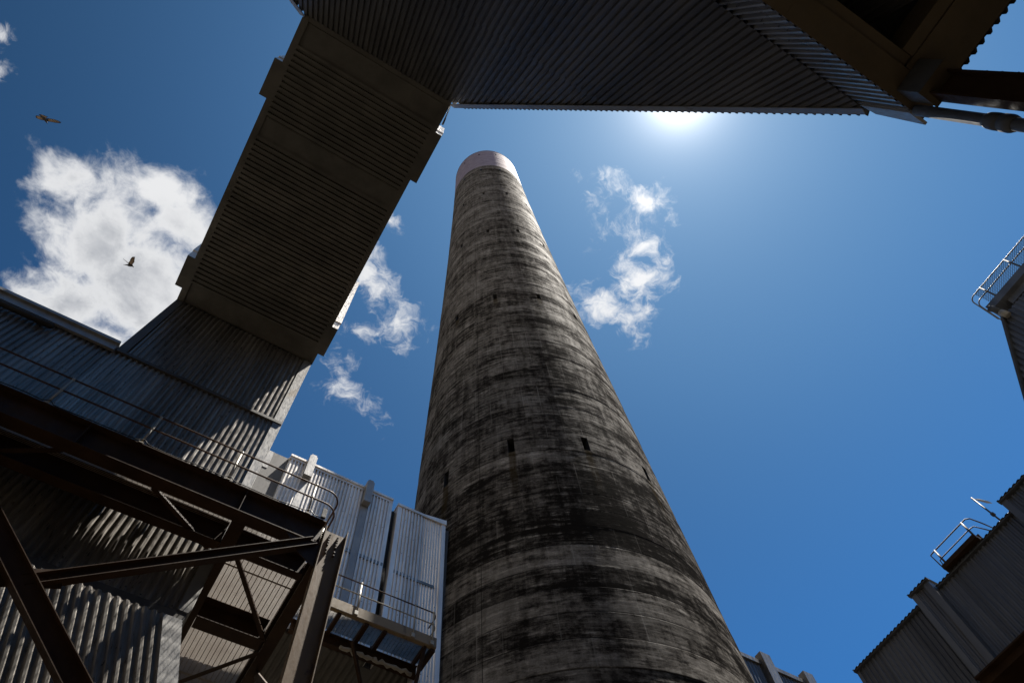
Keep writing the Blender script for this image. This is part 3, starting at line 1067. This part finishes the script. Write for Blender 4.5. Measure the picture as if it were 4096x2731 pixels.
for x in (4.33, 6.03, 6.62):
    b = MB()
    b.tube([(x, 13.715, 16.60), (x, 13.715, 17.71)], .024, 8)
    for z in (17.27, 17.71):
        b.tube([(x, 13.715, z - .04), (x, 13.715, z - .02), (x, 13.715, z + .02), (x, 13.715, z + .04)], .03, 8, radii=[.024, .035, .035, .022])
    b.box(x - .06, x + .04, 13.69, 13.735, 16.53, 16.66)
    b.build('post', 'pipe', sh_)
for p, q in (((6.45, 13.85, 16.4), (6.3, 14.7, 13.6)), ((4.55, 14.3, 16.2), (5.6, 14.9, 14.4)), ((6.15, 14.6, 16.2), (6.15, 14.6, 10.0))):
    b = MB()
    b.bar(p, q, .08, .08)
    b.build('strut', 'brown', sw)
b = MB()
pts = [(4.3 + .1 * k, 14.45 + .03 * math.sin(k * 1.9), 16.05 + .025 * math.sin(k * 2.7)) for k in range(22)]
b.tube(pts, .06, 7, radii=[.055 + .02 * math.sin(k * 3.3) for k in range(22)])
tag(b.build('lagged_pipe', 'pipe', loc=(5, 14.4, 16)), 'ragged lagged pipe under the short grated walkway', 'pipe')

# the same duct on the far side of the chimney
fd = thing('far_duct', 'grey ribbed duct end showing low behind the right edge of the chimney', 'duct', (26, 17, 16))
b = MB()
b.corr((18.5, 14.8, 12), (1, 0, 0), (0, 0, 1), [(0, 0), (22, 0), (22, 11.42), (0, 11.42)], .20, .04)
b.build('wall', 'right', fd)
b = MB()
b.box(18.5, 40.5, 14.68, 15.1, 23.44, 23.66)
b.build('coping', 'zinc', fd)
for x0 in (22.55, 25.0, 27.6):
    b = MB()
    b.box(x0, x0 + .55, 14.5, 14.85, 22.3, 24.0)
    b.box(x0 + .05, x0 + .5, 14.72, 14.85, 12, 22.3)
    b.build('pilaster', 'zinc', fd)
b = MB()
b.box(18.5, 40.5, 14.86, 19, 12, 23.5)
b.build('casing', 'zinc_dark', fd)

# ------------------------------------------------------------------ right hand building
rb = thing('ribbed_building', 'dark ribbed metal building with stepped bays at the lower right', 'building', (28, 5, 0))
XR = 24.0
ztop, zbot = 21.35, 17.95
b = MB()
FLAT = ((0, 0), (.30, 0), (.46, 1), (.80, 1))
b.corr((XR, 11.8, zbot), (0, -1, 0), (0, 0, 1), [(0, 0), (3.62, 0), (3.62, ztop - zbot), (0, ztop - zbot)], .2, .05, FLAT, flip=True)
b.corr((XR, 7.25, zbot), (0, -1, 0), (0, 0, 1), [(0, 0), (3.8, 0), (3.8, ztop - zbot), (0, ztop - zbot)], .2, .05, FLAT, flip=True)
b.build('wall', 'right', rb)
b = MB()
b.corr((XR - .28, 7.95, zbot), (0, -1, 0), (0, 0, 1), [(0, 0), (.46, 0), (.46, 3.68), (0, 3.68)], .2, .05, FLAT, flip=True)
b.build('bay_wall', 'right', rb)
b = MB()
b.corr((XR - .28, 3.2, zbot), (0, -1, 0), (0, 0, 1), [(0, 0), (8, 0), (8, 3.72), (0, 3.72)], .2, .05, FLAT, flip=True)
b.build('bay_wall', 'right', rb)
for q in ((XR - .34, XR + .3, 7.93, 8.14, zbot, 21.62), (XR - .34, XR + .3, 7.26, 7.50, zbot, 21.62), (XR - .34, XR + .3, 3.18, 3.42, zbot, 21.66),
          (XR - .02, XR + .06, 11.72, 11.86, zbot, ztop), (XR - .02, XR + .06, 8.15, 8.24, zbot, ztop)):
    boxes('corner_flashing', 'right', rb, q)
# eaves: end of ribbed roof sheets showing as small teeth
b = MB()
for ya, yb, xx, zz_ in ((11.9, 8.17, XR, ztop), (7.24, 3.44, XR, ztop), (8.2, 7.2, XR - .3, 21.66), (3.45, -5, XR - .3, 21.70)):
    b.corr((xx - .16, ya, zz_ + .02), (0, -1, 0), (1, 0, 0), [(0, 0), (ya - yb, 0), (ya - yb, 6), (0, 6)], .2, .04, ((0, 0), (.35, 0), (.45, 1), (.65, 1)), flip=True)
b.build('roof', 'grey', rb)
b = MB()
for ya, yb, xx, zz_ in ((11.9, 8.17, XR, ztop), (7.24, 3.44, XR, ztop), (8.2, 7.2, XR - .3, 21.66), (3.45, -5, XR - .3, 21.70)):
    b.box(xx - .12, xx + .05, yb, ya, zz_ - .07, zz_ - .005)
b.build('eaves_trim', 'grey', rb)
b = MB()
b.box(XR + .06, XR + 20, -5, 11.8, zbot - .01, ztop)
b.box(XR + 1.5, XR + 20, -28, 11.6, 0, zbot - .32)  # unseen lower mass, added to keep horizon light off the walls
b.build('casing', 'dark', rb)
b = MB()
b.box(XR - .36, XR + .3, 2, 8.2, zbot - .06, zbot)
b.box(XR - .1, XR + 12, -5, 11.8, zbot - .30, zbot - .06)
b.build('floor_edge', 'brown', rb)

rw = thing('roof_platform', 'small roof platform with bent pipe handrail above the ribbed building', 'platform', (24, 5.6, 21.4))
b = MB()
b.box(XR - .35, XR + .5, 4.86, 6.52, 21.42, 21.60)
b.build('deck', 'brown', rw)
b = MB()
b.box(XR + .25, XR + .32, 4.86, 6.60, 21.62, 21.95)
b.build('kick_board', 'brown', rw)
b = MB()
ZR = 22.48
pts = [(XR + .8, 6.72, ZR - .75), (XR + .3, 6.68, ZR - .3), (XR - .05, 6.62, ZR - .02), (XR - .05, 6.5, ZR), (XR - .05, 6.38, ZR), (XR - .05, 4.94, ZR), (XR - .05, 4.75, ZR),
       (XR + .02, 4.62, ZR - .06), (XR + .25, 4.48, ZR - .35), (XR + .5, 4.36, ZR - .66), (XR + .5, 4.27, ZR - .72), (XR + .45, 4.18, ZR - .70), (XR + .4, 3.3, ZR - .70)]
b.tube(pts, .026, 8)
pts = [(XR + .7, 6.66, ZR - .95), (XR + .2, 6.58, ZR - .62), (XR - .05, 6.48, ZR - .44), (XR - .05, 6.36, ZR - .42), (XR - .05, 4.9, ZR - .42), (XR - .02, 4.72, ZR - .44), (XR + .2, 4.55, ZR - .66), (XR + .5, 4.36, ZR - .95)]
b.tube(pts, .023, 8)
b.build('handrail', 'grey', rw)
b = MB()
b.tube([(XR - .05, 6.38, 21.5), (XR - .05, 6.38, ZR + .02)], .04, 8)
b.build('post', 'grey', rw)
b = MB()
b.tube([(XR + .42, 4.05, 21.3), (XR + .42, 4.05, ZR - .68)], .035, 8)
b.build('post', 'grey', rw)
b = MB()
b.tube([(XR - .05, 4.94, 21.5), (XR - .05, 4.94, ZR + .02)], .04, 8)
b.build('post', 'grey', rw)
fl = thing('floodlight', 'flat floodlight tilted on a thin pole above the dark right roof', 'floodlight', (24.3, 4.0, 21.3))
b = MB()
b.tube([(XR, 3.90, 21.2), (XR, 3.94, 21.85), (XR, 4.01, 22.96)], .032, 8)
b.tube([(XR, 3.93, 21.78), (XR, 3.94, 21.9)], .07, 8)
b.build('pole', 'grey', fl)
b = MB()
p = [(XR + .03, 3.99, 22.90), (XR + .03, 3.83, 22.54), (XR + .06, 3.70, 22.40), (XR + .06, 3.86, 22.74)]
b.hexa([Vector(q) for q in p] + [Vector(q) + Vector((.30, .0, .06)) for q in p])
b.build('lamp_head', 'pipe', fl)

# ------------------------------------------------------------------ high structure at the right edge
hb = thing('high_walkway_building', 'dark ribbed structure with a mesh fenced walkway on the right edge', 'building', (27, -6, 0))
XH = 24.5
b = MB()
H = lambda y, z: (y, z)
b.corr((XH, -2.35, 0), (0, -1, 0), (0, 0, 1), [(-6.5, 18), (6, 18), (6, 28.3), (0, 28.3)], .2, .05, FLAT, flip=True)
b.build('wall', 'right', hb)
b = MB()
# ribbed side sheet that leans away along the sloping edge
A = Vector((XH - .02, -2.30, 28.3)); B = Vector((XH - .02, 4.15, 18.0))
e = (B - A).normalized()
b.corr(A + Vector((-.05, .03, 0)), e, (1, 0, 0), [(0, 0), ((B - A).length, 0), ((B - A).length, 6), (0, 6)], .24, .07, flip=False)
b.build('sloping_side', 'grey', hb)
b = MB()
b.bar(A + Vector((-.08, -.08, .0)), B + Vector((-.08, -.08, 0)), .10, .16, (1, 0, 0))
b.build('edge_flashing', 'grey', hb)
b = MB()
b.box(XH + .1, XH + 14, -14, -2.6, 18, 28.3)
b.build('casing', 'dark', hb)
b = MB()
b.box(XH - .25, XH + 2, -14, -2.32, 28.72, 29.12)
b.box(XH + .0, XH + 2, -14, -3.0, 28.35, 28.72)
b.build('deck', 'right', hb)
b = MB()
for z in (30.17, 29.72):
    pts = [(XH - .2, -14, z), (XH - .2, -2.55, z)]
    for k in range(1, 7):
        t = math.radians(15 * k)
        pts.append((XH - .2 + .25 * (1 - math.cos(t)), -2.55 + .25 * math.sin(t), z - .05 * (1 - math.cos(t))))
    pts.append((XH + 1.6, -2.3, z - .05))
    b.tube(pts, .028, 8)
b.build('handrail', 'grey', hb)
for y in (-2.95, -4.42, -5.9, -7.4):
    b = MB()
    b.tube([(XH - .2, y, 29.1), (XH - .2, y, 30.2)], .04, 8)
    b.build('post', 'grey', hb)
b = MB()
# diamond wire mesh infill
y0, y1, z0, z1 = -9.0, -2.6, 29.15, 30.15
s = .11
k = -12
while y0 + k * s < y1:
    for sg in (1, -1):
        ya = y0 + k * s; L = z1 - z0
        yb = ya + L
        pa, pb = (ya, z0 if sg > 0 else z1), (yb, z1 if sg > 0 else z0)
        def clip(p, q):
            (a, za), (c, zc) = p, q
            if c <= y0 or a >= y1: return None
            t0 = max(0, (y0 - a) / (c - a)); t1 = min(1, (y1 - a) / (c - a))
            return (a + (c - a) * t0, za + (zc - za) * t0), (a + (c - a) * t1, za + (zc - za) * t1)
        r_ = clip(pa, pb)
        if r_: b.bar((XH - .2, *r_[0]), (XH - .2, *r_[1]), .012, .012, (1, 0, 0))
    k += 1
b.build('wire_mesh', 'grey', hb)
b = MB()
b.tube([(XH - .45, -2.32, 28.72), (XH - .3, -2.40, 28.55), (XH - .2, -2.42, 28.30)], .13, 12)
b.build('pipe_end', 'grey', hb)
b = MB()
b.tube([(XH - .2, -2.42, 28.30), (XH - .18, -2.44, 28.15), (XH - .12, -2.46, 27.95)], .14, 12, radii=[.145, .15, .14])
b.build('pipe_collar', 'pipe', hb)

# ------------------------------------------------------------------ birds
CR = Matrix(RM)
def bird(name_label, origin_px, dist, scale, zx, zy, spine, radii, wings, wave):
    c = sky_dir(*origin_px) * dist + EYE
    fwd = sky_dir(*origin_px)
    right = (CR @ Vector((1, 0, 0))); right = (right - fwd * right.dot(fwd)).normalized()
    down = fwd.cross(right).normalized()
    if (CR @ Vector((0, -1, 0))).dot(down) < 0: down = -down
    P = lambda x, y, dpt=0.0: c + right * ((x - zx) * scale) + down * ((y - zy) * scale) + fwd * dpt
    b = MB()
    b.tube([P(*q) for q in spine], .05, 10, radii=[r * scale for r in radii])
    for outline, root, lift, split in wings:
        n = len(outline)
        top, bot = [], []
        for (x, y) in outline:
            t = min(1.0, math.hypot(x - root[0], y - root[1]) / split)
            dpt = lift * t * t
            th_ = .035 * (1 - .75 * t)
            top.append(P(x, y, dpt + th_ / 2)); bot.append(P(x, y, dpt - th_ / 2))
        cx = sum(x for x, _ in outline) / n; cy = sum(y for _, y in outline) / n
        t = min(1.0, math.hypot(cx - root[0], cy - root[1]) / split)
        dc = lift * t * t
        ct, cb = P(cx, cy, dc + .02), P(cx, cy, dc - .02)
        for i in range(n):
            j = (i + 1) % n
            far = math.hypot(outline[i][0] - root[0], outline[i][1] - root[1]) > split * .45 and wave
            mi_ = 1 if wave else 0
            b.quad(ct, top[i], top[j], mi=0)
            # the underside: pale flight feathers inset from a dark leading edge
            mb_ = [bot[i] * .72 + cb * .28, bot[j] * .72 + cb * .28]
            b.quad(bot[i], mb_[0], mb_[1], bot[j], mi=0)
            b.quad(cb, mb_[1], mb_[0], mi=mi_)
            b.quad(top[i], bot[i], bot[j], top[j], mi=0)
    o = b.build('bird', ['bird', 'wing'], loc=tuple(c))
    return tag(o, name_label, 'bird', 'birds gliding overhead')


bird('gliding bird with both brown wings spread against clear blue sky', (192, 477), 44, .00092, 1082, 906,
     [(700, 668), (800, 760), (905, 850), (950, 930), (985, 1040), (1022, 1155)], [6, 30, 62, 78, 48, 5],
     [([(880, 830), (760, 762), (680, 735), (600, 715), (535, 742), (532, 800), (545, 845), (610, 892), (690, 925), (760, 950), (900, 985)], (930, 900), .12, 400, ),
      ([(1000, 865), (1120, 868), (1200, 885), (1350, 912), (1430, 940), (1520, 980), (1600, 1030), (1690, 1076), (1650, 1090), (1660, 1118), (1560, 1122), (1400, 1105), (1250, 1070), (1050, 1030), (960, 1000)], (960, 930), .15, 720),
      ([(880, 880), (800, 780), (700, 665), (760, 658), (850, 680), (960, 722), (1060, 772), (1105, 800), (1075, 818), (1000, 850), (980, 880)], (940, 880), .02, 300)], True)
bird('bird turning with one fingered wing raised in front of the cloud', (524, 1046), 44, .00108, 870, 776,
     [(518, 936), (600, 942), (690, 945), (760, 962), (850, 978), (920, 995), (960, 1035), (985, 1074)], [5, 16, 34, 58, 60, 44, 24, 5],
     [([(735, 900), (770, 800), (825, 745), (832, 690), (850, 668), (862, 640), (890, 600), (915, 575), (930, 555), (948, 530), (965, 560), (990, 525), (1008, 552), (1032, 540), (1056, 538), (1050, 600), (1032, 690), (1020, 760), (1028, 790), (985, 850), (940, 910), (930, 980), (820, 990)], (850, 960), -.30, 500),
      ([(745, 880), (690, 822), (620, 745), (560, 680), (522, 622), (530, 625), (575, 672), (640, 738), (710, 800), (770, 860)], (760, 900), .35, 420)], True)
